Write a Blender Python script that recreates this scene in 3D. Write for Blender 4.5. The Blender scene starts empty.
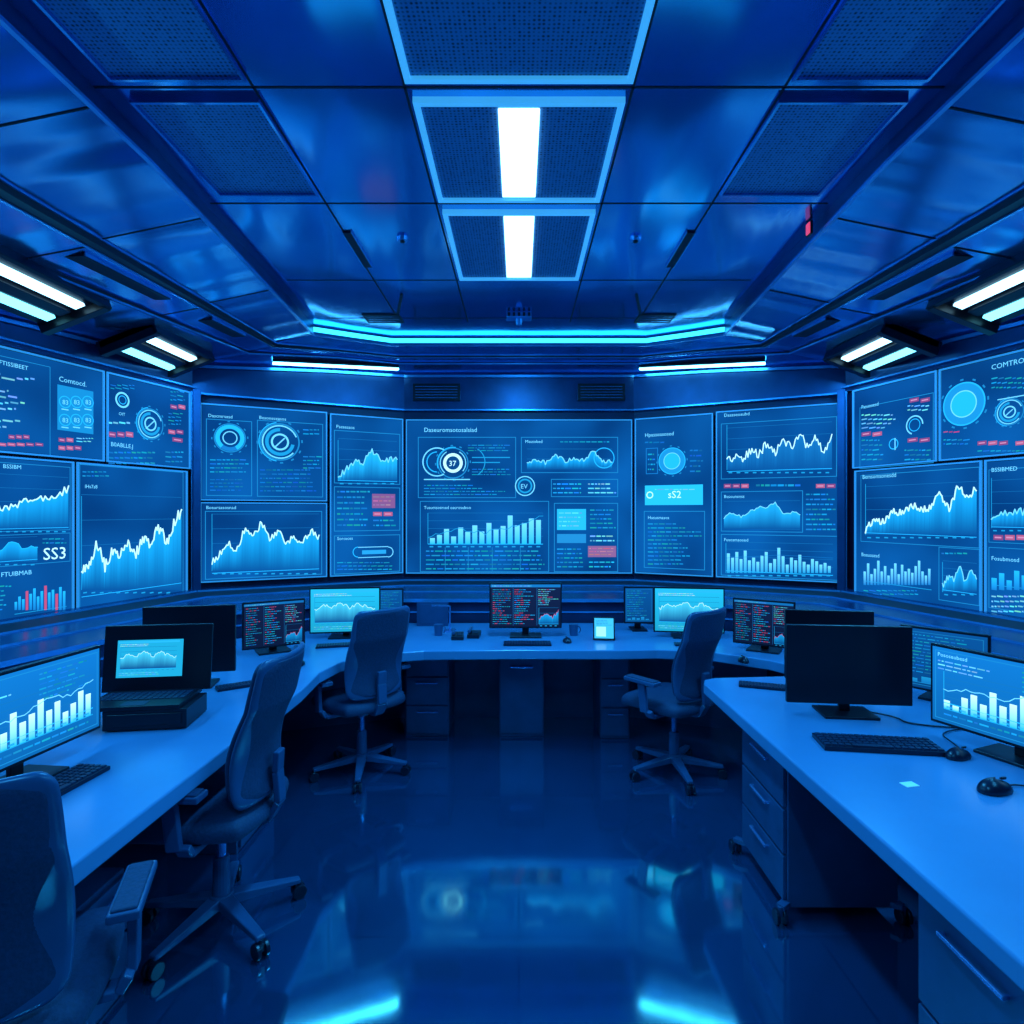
import bpy, math, random
from mathutils import Vector, Matrix
from mathutils.bvhtree import BVHTree
S=bpy.context.scene
try:
    S.view_settings.view_transform='Standard'; S.view_settings.look='None'
except Exception as e: print(e)
CH=1.7
# ------------------------------------------------------------------ materials
def mat(name,col,rough=.5,metal=0.,emit=None,es=0.,noise=.15,nscale=6.,bump=0.,spec=.5,stretch=None,bd=.01):
    m=bpy.data.materials.new(name); m.use_nodes=True; nt=m.node_tree; b=nt.nodes['Principled BSDF']
    tc=nt.nodes.new('ShaderNodeTexCoord'); n=nt.nodes.new('ShaderNodeTexNoise'); n.inputs['Scale'].default_value=nscale
    n.inputs['Detail'].default_value=1 if stretch else 4
    if stretch:
        mp=nt.nodes.new('ShaderNodeMapping'); mp.inputs['Scale'].default_value=stretch
        nt.links.new(tc.outputs['Object'],mp.inputs['Vector']); nt.links.new(mp.outputs['Vector'],n.inputs['Vector'])
    else: nt.links.new(tc.outputs['Object'],n.inputs['Vector'])
    r=nt.nodes.new('ShaderNodeValToRGB')
    r.color_ramp.elements[0].position=.3; r.color_ramp.elements[1].position=.7
    r.color_ramp.elements[0].color=(*[c*(1-noise) for c in col],1); r.color_ramp.elements[1].color=(*[min(1,c*(1+noise)) for c in col],1)
    nt.links.new(n.outputs['Fac'],r.inputs['Fac']); nt.links.new(r.outputs['Color'],b.inputs['Base Color'])
    b.inputs['Roughness'].default_value=rough; b.inputs['Metallic'].default_value=metal
    b.inputs['Specular IOR Level'].default_value=spec
    if emit:
        b.inputs['Emission Color'].default_value=(*emit,1); b.inputs['Emission Strength'].default_value=es
    if bump:
        bp=nt.nodes.new('ShaderNodeBump'); bp.inputs['Strength'].default_value=bump; bp.inputs['Distance'].default_value=bd
        nt.links.new(n.outputs['Fac'],bp.inputs['Height']); nt.links.new(bp.outputs['Normal'],b.inputs['Normal'])
    return m
M={}
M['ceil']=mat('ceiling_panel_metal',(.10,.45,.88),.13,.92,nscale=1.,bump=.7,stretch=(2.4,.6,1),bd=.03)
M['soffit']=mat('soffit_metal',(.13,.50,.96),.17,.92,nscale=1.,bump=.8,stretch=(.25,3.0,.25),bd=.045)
M['wall']=mat('wall_paint',(.006,.028,.09),.4,.2)
M['header']=mat('header_metal',(.014,.07,.19),.3,.5)
M['ledge']=mat('ledge_metal',(.012,.06,.17),.25,.5)
M['black']=mat('black_plastic',(.003,.006,.014),.35,0)
M['dark']=mat('dark_recess',(.003,.008,.022),.6,0)
M['trim']=mat('trim_aluminium',(.12,.46,.90),.25,.6)
M['desk']=mat('desk_laminate',(.10,.27,.49),.24,0,noise=.06,nscale=3)
M['cab']=mat('cabinet_metal',(.025,.08,.18),.4,.2)
M['handle']=mat('handle_steel',(.3,.5,.9),.25,.8)
M['fabric']=mat('chair_fabric',(.012,.04,.105),.7,0,nscale=90,bump=.3)
M['cpl']=mat('chair_plastic',(.03,.09,.20),.3,0)
M['mouse']=mat('peripheral_plastic',(.006,.012,.03),.3,0)
M['key']=mat('key_plastic',(.012,.03,.07),.4,0)
M['bezel']=mat('screen_bezel',(.03,.13,.36),.3,.3,emit=(.02,.28,.70),es=.9)  # emission paints edge highlights onto the bezels
M['frame']=mat('ceiling_frame',(.1,.4,.8),.3,.2,emit=(.05,.46,.90),es=.7)  # glow put into the frame colour so it looks lit
M['white']=mat('lamp_diffuser',(.7,.9,1),.4,0,emit=(.34,.74,1),es=3.6)
M['cyan']=mat('cove_led',(.2,.8,1),.4,0,emit=(.03,.62,1),es=3.2)
M['cyan2']=mat('strip_led_cool',(.3,.9,1),.4,0,emit=(.16,.72,1),es=3.2)
M['strip']=mat('strip_led_bright',(.5,.95,1),.4,0,emit=(.13,.66,1),es=12.)
M['red']=mat('red_streak_glow',(.5,.05,.1),.4,0,emit=(.9,.08,.2),es=.8)  # glow colour of the painted red reflection streak
M['paper']=mat('paper',(.5,.8,.95),.6,0,emit=(.15,.6,.75),es=.3)  # emission paints brightness into the paper, which is no lamp
m=bpy.data.materials.new('display_pixels'); m.use_nodes=True; nt=m.node_tree; b=nt.nodes['Principled BSDF']
at=nt.nodes.new('ShaderNodeAttribute'); at.attribute_name='Col'
b.inputs['Base Color'].default_value=(.002,.004,.01,1); b.inputs['Roughness'].default_value=.5; b.inputs['Specular IOR Level'].default_value=.05
nt.links.new(at.outputs['Color'],b.inputs['Emission Color']); b.inputs['Emission Strength'].default_value=1.45
M['pix']=m
try: m.cycles.emission_sampling='NONE'
except: pass
m=bpy.data.materials.new('display_glass'); m.use_nodes=True; nt=m.node_tree; b=nt.nodes['Principled BSDF']
b.inputs['Base Color'].default_value=(.001,.004,.012,1); b.inputs['Roughness'].default_value=.4; b.inputs['Specular IOR Level'].default_value=.05
tc=nt.nodes.new('ShaderNodeTexCoord'); n=nt.nodes.new('ShaderNodeTexNoise'); n.inputs['Scale'].default_value=1.6; n.inputs['Detail'].default_value=1
r=nt.nodes.new('ShaderNodeValToRGB'); r.color_ramp.elements[0].position=.3; r.color_ramp.elements[1].position=.75
r.color_ramp.elements[0].color=(.001,.042,.20,1); r.color_ramp.elements[1].color=(.003,.13,.50,1)
nt.links.new(tc.outputs['Object'],n.inputs['Vector']); nt.links.new(n.outputs['Fac'],r.inputs['Fac']); nt.links.new(r.outputs['Color'],b.inputs['Emission Color'])
b.inputs['Emission Strength'].default_value=1.0
M['glass']=m
m=mat('perforated_mesh',(.01,.03,.08),.5,.4); nt=m.node_tree; b=nt.nodes['Principled BSDF']
tc=nt.nodes.new('ShaderNodeTexCoord'); v=nt.nodes.new('ShaderNodeTexVoronoi'); v.inputs['Scale'].default_value=62; v.inputs['Randomness'].default_value=.15
rr=nt.nodes.new('ShaderNodeValToRGB'); rr.color_ramp.elements[0].position=.25; rr.color_ramp.elements[1].position=.5
rr.color_ramp.elements[0].color=(.003,.012,.03,1); rr.color_ramp.elements[1].color=(.10,.32,.58,1)
nt.links.new(tc.outputs['Object'],v.inputs['Vector']); nt.links.new(v.outputs['Distance'],rr.inputs['Fac']); nt.links.new(rr.outputs['Color'],b.inputs['Base Color'])
M['mesh']=m
m=bpy.data.materials.new('epoxy_floor'); m.use_nodes=True; nt=m.node_tree; b=nt.nodes['Principled BSDF']
tc=nt.nodes.new('ShaderNodeTexCoord'); br=nt.nodes.new('ShaderNodeTexBrick'); br.offset=0; br.inputs['Scale'].default_value=1
br.inputs['Brick Width'].default_value=1.2; br.inputs['Row Height'].default_value=1.2; br.inputs['Mortar Size'].default_value=.003
br.inputs['Color1'].default_value=(.007,.052,.135,1); br.inputs['Color2'].default_value=(.008,.057,.145,1); br.inputs['Mortar'].default_value=(.004,.03,.09,1)
nz=nt.nodes.new('ShaderNodeTexNoise'); nz.inputs['Scale'].default_value=2.2; nz.inputs['Detail'].default_value=3
mr=nt.nodes.new('ShaderNodeMapRange'); mr.inputs['To Min'].default_value=.02; mr.inputs['To Max'].default_value=.14
bp=nt.nodes.new('ShaderNodeBump'); bp.inputs['Strength'].default_value=.03; bp.inputs['Distance'].default_value=.02
nt.links.new(tc.outputs['Object'],br.inputs['Vector']); nt.links.new(tc.outputs['Object'],nz.inputs['Vector'])
nt.links.new(nz.outputs['Fac'],mr.inputs['Value']); nt.links.new(mr.outputs['Result'],b.inputs['Roughness'])
nt.links.new(nz.outputs['Fac'],bp.inputs['Height']); nt.links.new(bp.outputs['Normal'],b.inputs['Normal'])
nt.links.new(br.outputs['Color'],b.inputs['Base Color']); b.inputs['IOR'].default_value=5.0
b.inputs['Specular Tint'].default_value=(.3,.9,1,1)
M['floor']=m

# ------------------------------------------------------------------ mesh builder
class MB:
    def __init__(s,*mats): s.v=[]; s.f=[]; s.m=[]; s.mats=[M[k] for k in mats]
    def add(s,vs,fs,mi=0):
        o=len(s.v); s.v+= [tuple(x) for x in vs]; s.f+=[tuple(i+o for i in f) for f in fs]; s.m+=[mi]*len(fs)
    def box(s,c,d,mi=0,R=None,taper=1.):
        vs=[]
        for z in (-.5,.5):
            k=taper if z>0 else 1
            for x,y in ((-.5,-.5),(.5,-.5),(.5,.5),(-.5,.5)):
                p=Vector((x*d[0]*k,y*d[1]*k,z*d[2]))
                if R: p=R@p
                vs.append(p+Vector(c))
        s.add(vs,[(0,3,2,1),(4,5,6,7),(0,1,5,4),(1,2,6,5),(2,3,7,6),(3,0,4,7)],mi)
    def cyl(s,p0,p1,r0,r1=None,n=16,mi=0):
        r1=r0 if r1 is None else r1; p0=Vector(p0); p1=Vector(p1); d=(p1-p0).normalized()
        a=d.orthogonal().normalized(); b=d.cross(a); vs=[]
        for p,r in ((p0,r0),(p1,r1)):
            for i in range(n):
                t=2*math.pi*i/n; vs.append(p+a*math.cos(t)*r+b*math.sin(t)*r)
        fs=[(i,(i+1)%n,n+(i+1)%n,n+i) for i in range(n)]+[tuple(range(n-1,-1,-1)),tuple(range(n,2*n))]
        s.add(vs,fs,mi)
    def prism(s,poly,z0,z1,mi=0):
        n=len(poly); vs=[(x,y,z0) for x,y in poly]+[(x,y,z1) for x,y in poly]
        s.add(vs,[tuple(range(n-1,-1,-1)),tuple(range(n,2*n))]+[(i,(i+1)%n,n+(i+1)%n,n+i) for i in range(n)],mi)
    def beam(s,p0,p1,w,h,mi=0):
        p0=Vector(p0);p1=Vector(p1);d=p1-p0;L=d.length;x=d.normalized();y=Vector((0,0,1)).cross(x)
        y=y.normalized() if y.length>1e-4 else Vector((0,1,0)); z=x.cross(y); R=Matrix((x,y,z)).transposed()
        s.box((p0+p1)/2,(L,w,h),mi,R)
    def build(s,name,parent=None,bevel=0,smooth=False,sub=0,loc=None,rz=0):
        me=bpy.data.meshes.new(name); me.from_pydata(s.v,[],s.f); me.validate(); 
        for x in s.mats: me.materials.append(x)
        for p,i in zip(me.polygons,s.m): p.material_index=i; p.use_smooth=smooth
        import bmesh
        bm=bmesh.new(); bm.from_mesh(me); bmesh.ops.recalc_face_normals(bm,faces=bm.faces[:]); bm.to_mesh(me); bm.free()
        return mkobj(name,me,parent,bevel,sub,loc,rz)
def mkobj(name,me,parent=None,bevel=0,sub=0,loc=None,rz=0):
    o=bpy.data.objects.new(name,me); S.collection.objects.link(o)
    if parent: o.parent=parent
    if loc: o.location=loc
    o.rotation_euler[2]=rz
    if bevel:
        md=o.modifiers.new('b','BEVEL'); md.width=bevel; md.segments=3; md.limit_method='ANGLE'; md.angle_limit=math.radians(40)
    if sub:
        md=o.modifiers.new('s','SUBSURF'); md.levels=sub; md.render_levels=sub
    return o
def empty(name,loc=(0,0,0),rz=0):
    o=bpy.data.objects.new(name,None); S.collection.objects.link(o); o.location=loc; o.rotation_euler[2]=rz; o.empty_display_size=.1; return o
def RZ(a): return Matrix.Rotation(a,3,'Z')
def RX(a): return Matrix.Rotation(a,3,'X')
def RY(a): return Matrix.Rotation(a,3,'Y')

# ------------------------------------------------------------------ room plan
def mir(l): return l+[(-x,y) for x,y in reversed(l)]
WALL=mir([(-3.65,-2.5),(-3.53,2.6),(-2.84,5.19),(-1.83,5.72),(-1.16,6.06)])
CEI=mir([(-1.6,-2.5),(-1.6,2.6),(-1.76,5.15),(-1.47,5.32),(-1.16,5.49)])
LED=mir([(-2.85,-2.5),(-2.72,2.6),(-2.2,4.55),(-1.5,4.98),(-1.02,5.2)])
mirz=lambda l:l+l[::-1]
def lerp(a,b,t): return a+(b-a)*t
prof=[ # t, z(N,S,A,B,C)
 (0,(3.3,3.3,3.3,3.3,3.3)),(0,(3.22,3.22,3.22,3.22,3.22)),
 (.3,(3.10,3.10,3.15,3.17,3.18)),(.3,(3.06,3.06,3.12,3.155,3.165)),(.34,(3.06,3.06,3.12,3.155,3.165)),
 (.53,(2.99,2.99,3.08,3.13,3.14)),(.53,(2.965,2.965,3.065,3.12,3.13)),(1.0,(2.86,2.86,2.97,3.05,3.08))]
rings=[]
for t,z in prof:
    zz=mirz(list(z)); rings.append([Vector((lerp(CEI[i][0],WALL[i][0],t),lerp(CEI[i][1],WALL[i][1],t),zz[i])) for i in range(10)])
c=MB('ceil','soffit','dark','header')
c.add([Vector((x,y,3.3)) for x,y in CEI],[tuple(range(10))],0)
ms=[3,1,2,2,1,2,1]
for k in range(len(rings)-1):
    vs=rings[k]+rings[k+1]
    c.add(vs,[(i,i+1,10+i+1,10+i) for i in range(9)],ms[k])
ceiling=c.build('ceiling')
bvh=BVHTree.FromPolygons([Vector(v) for v in c.v],c.f)
def cz(x,y):
    h=bvh.ray_cast(Vector((x,y,1.5)),Vector((0,0,1)))
    return h[0].z if h[0] is not None else 3.0
f=MB('floor'); f.add([(-4,-2.6,0),(4,-2.6,0),(4,6.3,0),(-4,6.3,0),(-4,-2.6,-.05),(4,-2.6,-.05),(4,6.3,-.05),(-4,6.3,-.05)],[(0,1,2,3),(7,6,5,4),(0,4,5,1),(1,5,6,2),(2,6,7,3),(3,7,4,0)]); f.build('floor')
def wallseg(name,idx):
    w=MB('wall','header')
    for i in idx:
        a,b=WALL[i],WALL[i+1]; za,zb=rings[-1][i].z,rings[-1][i+1].z
        w.add([(*a,0),(*b,0),(*b,zb),(*a,za)],[(0,1,2,3)],0)
    w.build(name)
wallseg('wall_left',[0,1]); wallseg('wall_back',[2,3,4,5,6]); wallseg('wall_right',[7,8])
w=MB('wall'); w.box((0,-2.53,1.7),(7.6,.05,3.4)); w.build('wall_front')
def band(name,poly,z0,z1,w,mk,idx=range(9),parent=None):
    b=MB(mk)
    for i in idx:
        a,c2=poly[i],poly[i+1]
        h0=z0[i] if isinstance(z0,list) else z0; h0b=z0[i+1] if isinstance(z0,list) else z0
        h1=z1[i] if isinstance(z1,list) else z1; h1b=z1[i+1] if isinstance(z1,list) else z1
        d=(Vector(c2)-Vector(a)); n=Vector((d.y,-d.x)).normalized()*w
        vs=[(a[0],a[1],h0),(c2[0],c2[1],h0b),(c2[0]+n.x,c2[1]+n.y,h0b),(a[0]+n.x,a[1]+n.y,h0),
            (a[0],a[1],h1),(c2[0],c2[1],h1b),(c2[0]+n.x,c2[1]+n.y,h1b),(a[0]+n.x,a[1]+n.y,h1)]
        b.add(vs,[(0,3,2,1),(4,5,6,7),(0,1,5,4),(1,2,6,5),(2,3,7,6),(3,0,4,7)])
    return b.build(name,parent=parent)
topz=[rings[-1][i].z for i in range(10)]
band('trim_1',WALL,[z-.03 for z in topz],[z-.005 for z in topz],.05,'trim')
band('trim_2',WALL,2.715,2.73,.06,'trim',idx=[2,3,4,5,6])
band('trim_3',WALL,2.765,2.778,.06,'trim',idx=[0,1,7,8])
band('trim_4',WALL,2.735,[z-.035 for z in topz],.03,'header')
def ring_highlight(name,k,mk,h=.012,w=.02,idx=range(9),dz=0):  # lighter strips along soffit edges, standing in for edge highlights
    b=MB(mk)
    for i in idx:
        p=rings[k][i]+Vector((0,0,dz)); q=rings[k][i+1]+Vector((0,0,dz)); b.beam(p,q,w,h)
    b.build(name)
ring_highlight('highlight_trim_5',2,'trim'); ring_highlight('highlight_trim_6',4,'trim'); ring_highlight('highlight_trim_7',6,'trim')
ring_highlight('highlight_trim_8',1,'trim',.014,.02)
b=MB('cyan')
for i in (2,3,4,5,6):
    p=rings[0][i]; q=rings[0][i+1]
    k=Vector((0,-.012,-.035)); b.beam(p+k,q+k,.016,.035)
b.build('cove_light_strip')
FR=mir([(-3.6,-2.5),(-3.47,2.6),(-2.78,5.14),(-1.80,5.66),(-1.14,6.0)])
def MX(t): return [(lerp(LED[i][0],FR[i][0],t),lerp(LED[i][1],FR[i][1],t)) for i in range(10)]
g=MB('ledge','dark','wall','trim')
def R(poly,z): return [Vector((x,y,z)) for x,y in poly]
chain=[(R(WALL,1.045),0),(R(FR,1.04),0),(R(MX(.92),1.035),0),(R(MX(.92),1.02),3),(R(MX(.62),1.01),1),(R(MX(.62),.998),3),(R(MX(.30),.985),0),(R(MX(.30),.972),3),(R(MX(-.06),.955),0),(R(MX(-.06),.925),3),(R(MX(0),.925),1),(R(MX(0),.84),2),(R(MX(-.015),.838),3),(R(MX(-.015),.828),3),(R(MX(0),.826),3),(R(LED,0),2)]
for (a,_),(bb,mi) in zip(chain[:-1],chain[1:]): g.add(a+bb,[(i,i+1,11+i,10+i) for i in range(9)],mi)
g.build('wall_ledge')

# ------------------------------------------------------------------ ceiling details
d=MB('dark')
for x in (-1.0,-.43,.43,1.0):
    d.box((x,1.3,3.3),(.010,7.5,.004))
for y in (-.1,1.1,2.26,3.11,4.14,4.95): d.box((0,y,3.3),(3.2,.010,.004))
d.build('panel_joints',ceiling)
def cpanel(name,x0,x1,y0,y1,light,fw=.024,fm='frame'):
    e=empty(name,((x0+x1)/2,(y0+y1)/2,3.3)); w=x1-x0; h=y1-y0
    b=MB(fm)
    for sx in (-1,1): b.box((sx*(w/2-fw/2),0,-.012),(fw,h,.024))
    for sy in (-1,1): b.box((0,sy*(h/2-fw/2),-.0121),(w-2*fw,fw,.024))
    b.build('frame',e)
    b=MB('mesh'); b.box((0,0,-.006),(w-2*fw,h-2*fw,.008)); b.build('mesh_grille',e)
    if light:
        b=MB('white'); b.box((0,0,-.016),(.165,h-.1,.012)); b.build('diffuser',e,bevel=.003)
    return e
cpanel('ceiling_light_panel',-.41,.41,2.31,3.06,True)
cpanel('ceiling_light_panel',-.405,.405,3.17,4.09,True)
cpanel('ceiling_air_grille',-.42,.42,1.28,2.21,False)
cpanel('ceiling_light_panel',-.41,.41,-.5,.3,True)  # unseen panel over and behind the camera, added for its light
for sx in (-1,1):
    for y0,y1 in ((2.31,3.0),(1.3,2.2)):
        a,b2=sorted((sx*1.0,sx*1.5)); cpanel('ceiling_speaker_grille',a,b2,y0,y1,False,.012,'ceil')
    b=MB('dark','trim'); b.box((0,0,0),(.045,.48,.01)); b.box((.026,0,0),(.006,.5,.012),1); b.box((-.026,0,0),(.006,.5,.012),1); b.build('ceiling_slot_vent',loc=(sx*.98,3.66,3.294))
    b=MB('trim','dark'); b.cyl((0,0,0),(0,0,-.02),.035,.03,20); b.cyl((0,0,-.02),(0,0,-.028),.015,.012,12,1); b.build('smoke_detector',loc=(sx*.68,3.5,3.3))
    b=MB('dark','ceil'); b.box((0,0,-.004),(.3,.22,.008)); b.box((0,0,-.006),(.26,.012,.01),1); b.box((0,.06,-.006),(.26,.012,.01),1); b.box((0,-.06,-.006),(.26,.012,.01),1); b.build('ceiling_vent',loc=(sx*1.12,4.95,3.3))
    b=MB('dark'); b.beam((sx*.86,4.4,3.296),(sx*.98,4.85,3.296),.02,.006); b.build('ceiling_slot_vent')
b=MB('trim','dark'); b.box((0,0,-.02),(.2,.12,.04)); 
for i in range(5): b.box((-.08+i*.04,-.061,-.02),(.02,.004,.03),1)
b.cyl((0,0,-.04),(0,0,-.09),.03,.02,16); b.build('ceiling_sensor',loc=(0,4.85,3.3),bevel=.003)
b=MB('red','black'); b.box((0,0,0),(.012,.04,.06)); b.box((.006,0,0),(.012,.055,.075),1); b.build('red_reflection_streak',loc=(1.592,3.3,3.258),bevel=.003)  # glowing red pill added to imitate a reflection streak on the fascia
for sx in (-1,1):
    for y0,y1 in ((2.0,2.55),(3.15,3.85),(.9,1.5),(4.3,4.75)):
        def pt(y):
            k=max(0,(y-2.6)/2.55); i=1
            a=lerp(rings[4][1].x,rings[4][2].x,k); bq=lerp(rings[5][1].x,rings[5][2].x,k); return -lerp(a,bq,.35)
        xa,xb=pt(y0),pt(y1); za,zb=cz(sx*xa,y0),cz(sx*xb,y1)
        b=MB('dark','trim'); b.beam((sx*xa,y0,za-.002),(sx*xb,y1,zb-.002),.12,.014)
        b.beam((sx*(xa-.065),y0,za+.006),(sx*(xb-.065),y1,zb+.006),.008,.02,1); b.build('soffit_slot_vent',ceiling)
    b=MB('dark')
    for y in (1.15,2.25,3.1,4.1):
        for (k0,k1) in ((1,2),(4,5)):
            kk=max(0,(y-2.6)/2.55)
            p=rings[k0][1].lerp(rings[k0][2],kk); q=rings[k1][1].lerp(rings[k1][2],kk)
            p=Vector((-sx*p.x,y,p.z)); q=Vector((-sx*q.x,y,q.z)); b.beam(p,q,.008,.006)
    b.build('soffit_joints',ceiling)
    for y0,y1 in ((2.55,3.62),(4.28,4.88),(.7,1.9)):  # nearest fixture is out of view, added to light the room
        e=empty('soffit_light_fixture',(sx*2.74,(y0+y1)/2,2.9)); L=y1-y0  # also names the added fixture out of view on each side
        b=MB('black','trim')
        ang=sx*math.radians(22)
        b.box((0,0,.04),(.40,L+.2,.05),0,RY(ang)); 
        for s2 in (-1,1): b.box((0,s2*(L/2+.07),.015),(.42,.06,.10),0,RY(ang))
        b.box((-sx*.195,0,.085),(.03,L+.2,.07),0,RY(ang))
        b.box((0,0,.005),(.07,L,.03),0,RY(ang))
        b.build('housing',e,bevel=.004)
        b=MB('white'); b.box((-sx*.09,0,.042),(.06,L,.02),0,RY(ang)); b.build('lamp_upper',e)
        b=MB('cyan2'); b.box((sx*.085,0,-.03),(.055,L,.02),0,RY(ang)); b.build('lamp_lower',e)
    b=MB('strip','black'); p=Vector((sx*2.2,5.36,0)); q=Vector((sx*1.18,5.86,0)); p.z=cz(p.x,p.y)-.025; q.z=cz(q.x,q.y)-.02
    b.beam(p,q,.045,.016); b.beam(p+Vector((0,0,.014)),q+Vector((0,0,.014)),.08,.014,1); b.build('soffit_strip_light')
    e=empty('wall_air_vent',(sx*.825,6.0,2.9)); b=MB('black','trim'); b.box((0,.02,0),(.47,.04,.17)); 
    for i in range(5): b.box((0,-.002,-.056+i*.028),(.42,.010,.003),1,RX(.5))
    b.build('louvres',e)

# ------------------------------------------------------------------ display canvas
CY=(.012,.42,.95); LT=(.13,.62,1.0); WH=(.46,.90,1.0); MD=(.006,.17,.52); DK=(.002,.05,.2); RD=(.42,.07,.18); TL=(.008,.28,.62); BG=(.002,.07,.27); LN=(.008,.20,.50)
_tc={}
def tgeo(t):
    if t in _tc: return _tc[t]
    cu=bpy.data.curves.new('t','FONT'); cu.body=t; cu.resolution_u=2; o=bpy.data.objects.new('t',cu); S.collection.objects.link(o)
    bpy.context.view_layer.update()
    me=bpy.data.meshes.new_from_object(o.evaluated_get(bpy.context.evaluated_depsgraph_get()))
    g=([(v.co.x,v.co.y) for v in me.vertices],[tuple(p.vertices) for p in me.polygons])
    bpy.data.objects.remove(o); bpy.data.curves.remove(cu); bpy.data.meshes.remove(me); _tc[t]=g; return g
class Canvas:
    def __init__(s,O,U,V,N,c,sc): s.O,s.U,s.V,s.N,s.c,s.sc=Vector(O),Vector(U),Vector(V),Vector(N),c,sc; s.v=[];s.f=[];s.col=[]; s.br=1.
    def raw(s,uv,fs,cols,l):
        o=len(s.v)
        for i,(u,v) in enumerate(uv):
            s.v.append(s.O+s.U*u+s.V*v+s.N*(.001+l*.0012)); cc=cols if not isinstance(cols,list) else cols[i]; s.col.append(tuple(k*s.br for k in cc)+(1,))
        s.f+=[tuple(i+o for i in f) for f in fs]
    def rect(s,x0,y0,x1,y1,col,l=1,col2=None):
        xc,yc=(x0+x1)/2,(y0+y1)/2
        u0=s.c(x0,yc)[0];u1=s.c(x1,yc)[0];v0=s.c(xc,y0)[1];v1=s.c(xc,y1)[1]
        s.raw([(u0,v1),(u1,v1),(u1,v0),(u0,v0)],[(0,1,2,3)],[col2 or col,col2 or col,col,col],l)
    def frame(s,x0,y0,x1,y1,col=LN,w=.7,l=2):
        xc,yc=(x0+x1)/2,(y0+y1)/2; W=s.sc(xc,yc,w)
        u0=s.c(x0,yc)[0];u1=s.c(x1,yc)[0];v0=s.c(xc,y0)[1];v1=s.c(xc,y1)[1]
        for a in ((u0,v0-W,u1,v0),(u0,v1,u1,v1+W),(u0,v1,u0+W,v0),(u1-W,v1,u1,v0)):
            s.raw([(a[0],a[1]),(a[2],a[1]),(a[2],a[3]),(a[0],a[3])],[(0,1,2,3)],col,l)
    def line(s,pts,w,col,l=4):
        for (a,b) in zip(pts[:-1],pts[1:]):
            d=Vector((b[0]-a[0],b[1]-a[1])); 
            if d.length<1e-6: continue
            n=Vector((-d.y,d.x)).normalized()*w/2; e=d.normalized()*w*.25
            q=[(a[0]-e.x+n.x,a[1]-e.y+n.y),(a[0]-e.x-n.x,a[1]-e.y-n.y),(b[0]+e.x-n.x,b[1]+e.y-n.y),(b[0]+e.x+n.x,b[1]+e.y+n.y)]
            s.raw([s.c(*p) for p in q],[(0,1,2,3)],col,l)
    def ring(s,cx,cy,r,w,col,a0=0,a1=360,l=3,n=40):
        u,v=s.c(cx,cy); R=s.sc(cx,cy,r); W=s.sc(cx,cy,w); k=max(3,int(n*(a1-a0)/360)); uv=[]
        for i in range(k+1):
            a=math.radians(a0+(a1-a0)*i/k)
            for q in (max(0,R-W/2),R+W/2): uv.append((u+math.cos(a)*q,v+math.sin(a)*q))
        s.raw(uv,[(2*i,2*i+1,2*i+3,2*i+2) for i in range(k)],col,l)
    def disc(s,cx,cy,r,col,l=2): s.ring(cx,cy,r/2,r,col,0,360,l)
    def text(s,t,x,y,h,col=LT,l=5,sx=1.):
        g=tgeo(t); u,v=s.c(x,y); k=s.sc(x,y,h)/.7
        s.raw([(u+a*k*sx,v+b*k) for a,b in g[0]],g[1],col,l)
    def greek(s,x0,y0,x1,y1,rows,seed=0,col=TL,fill=.8,red=0,cw=3.):
        rn=random.Random(seed); rh=(y1-y0)/rows
        for r in range(rows):
            x=x0; y=y0+r*rh; lim=x0+(x1-x0)*rn.uniform(fill,1)
            while x<lim-1:
                w=rn.uniform(.5,2.2)*cw; 
                if x+w>lim: w=lim-x
                s.rect(x,y+rh*.34,x+w,y+rh*.62,RD if rn.random()<red else (tuple(k*rn.uniform(.45,1.1) for k in col)),3); x+=w+cw*.35
    def tags(s,x0,y0,x1,y1,n,seed=0,h=.7):
        rn=random.Random(seed); w=(x1-x0)/n
        for i in range(n):
            c=(.19,.05,.18) if rn.random()<.65 else (.36,.09,.2)
            s.rect(x0+i*w,y0,x0+(i+.85)*w,y1,c,3); s.rect(x0+(i+.12)*w,lerp(y0,y1,.35),x0+(i+.7)*w,lerp(y0,y1,.65),(.5,.22,.4),4)
    def chart(s,x0,y0,x1,y1,knots,n=60,jit=.06,seed=1,col=LT,w=1.1,fill=True,grid=4,axis=True,fc=(.006,.34,.80)):
        rn=random.Random(seed)
        if grid:
            for i in range(grid+1): y=lerp(y0,y1,i/grid); s.rect(x0,y-.2,x1,y+.2,(.005,.13,.38),1)
        pts=[]
        for i in range(n+1):
            t=i/n*(len(knots)-1); k=min(int(t),len(knots)-2); v=lerp(knots[k],knots[k+1],t-k)+rn.uniform(-jit,jit)
            v=max(.02,min(1.05,v)); pts.append((lerp(x0,x1,i/n),lerp(y1,y0,v)))
        if fill:
            for a,b in zip(pts[:-1],pts[1:]): s.raw([s.c(a[0],y1),s.c(b[0],y1),s.c(*b),s.c(*a)],[(0,1,2,3)],[BG,BG,fc,fc],2)
        s.line(pts,w,col,4)
        if axis:
            s.rect(x0,y1-.3,x1,y1+.3,CY,3); s.rect(x0-.3,y0,x0+.3,y1,TL,3)
            m=max(4,int((x1-x0)/8))
            for i in range(m): xx=lerp(x0,x1,(i+.2)/m); s.rect(xx,y1+2,xx+(x1-x0)/m*.45,y1+3.3,TL,3)
    def bars(s,x0,y0,x1,y1,hs,col=CY,col2=MD,gap=.3,red=(),axis=True):
        n=len(hs)
        for i,h in enumerate(hs):
            xa=lerp(x0,x1,i/n); xb=lerp(x0,x1,(i+1-gap)/n); s.rect(xa,lerp(y1,y0,h),xb,y1,RD if i in red else col,3,RD if i in red else col2)
        if axis: s.rect(x0,y1,x1,y1+.6,TL,3)
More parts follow.
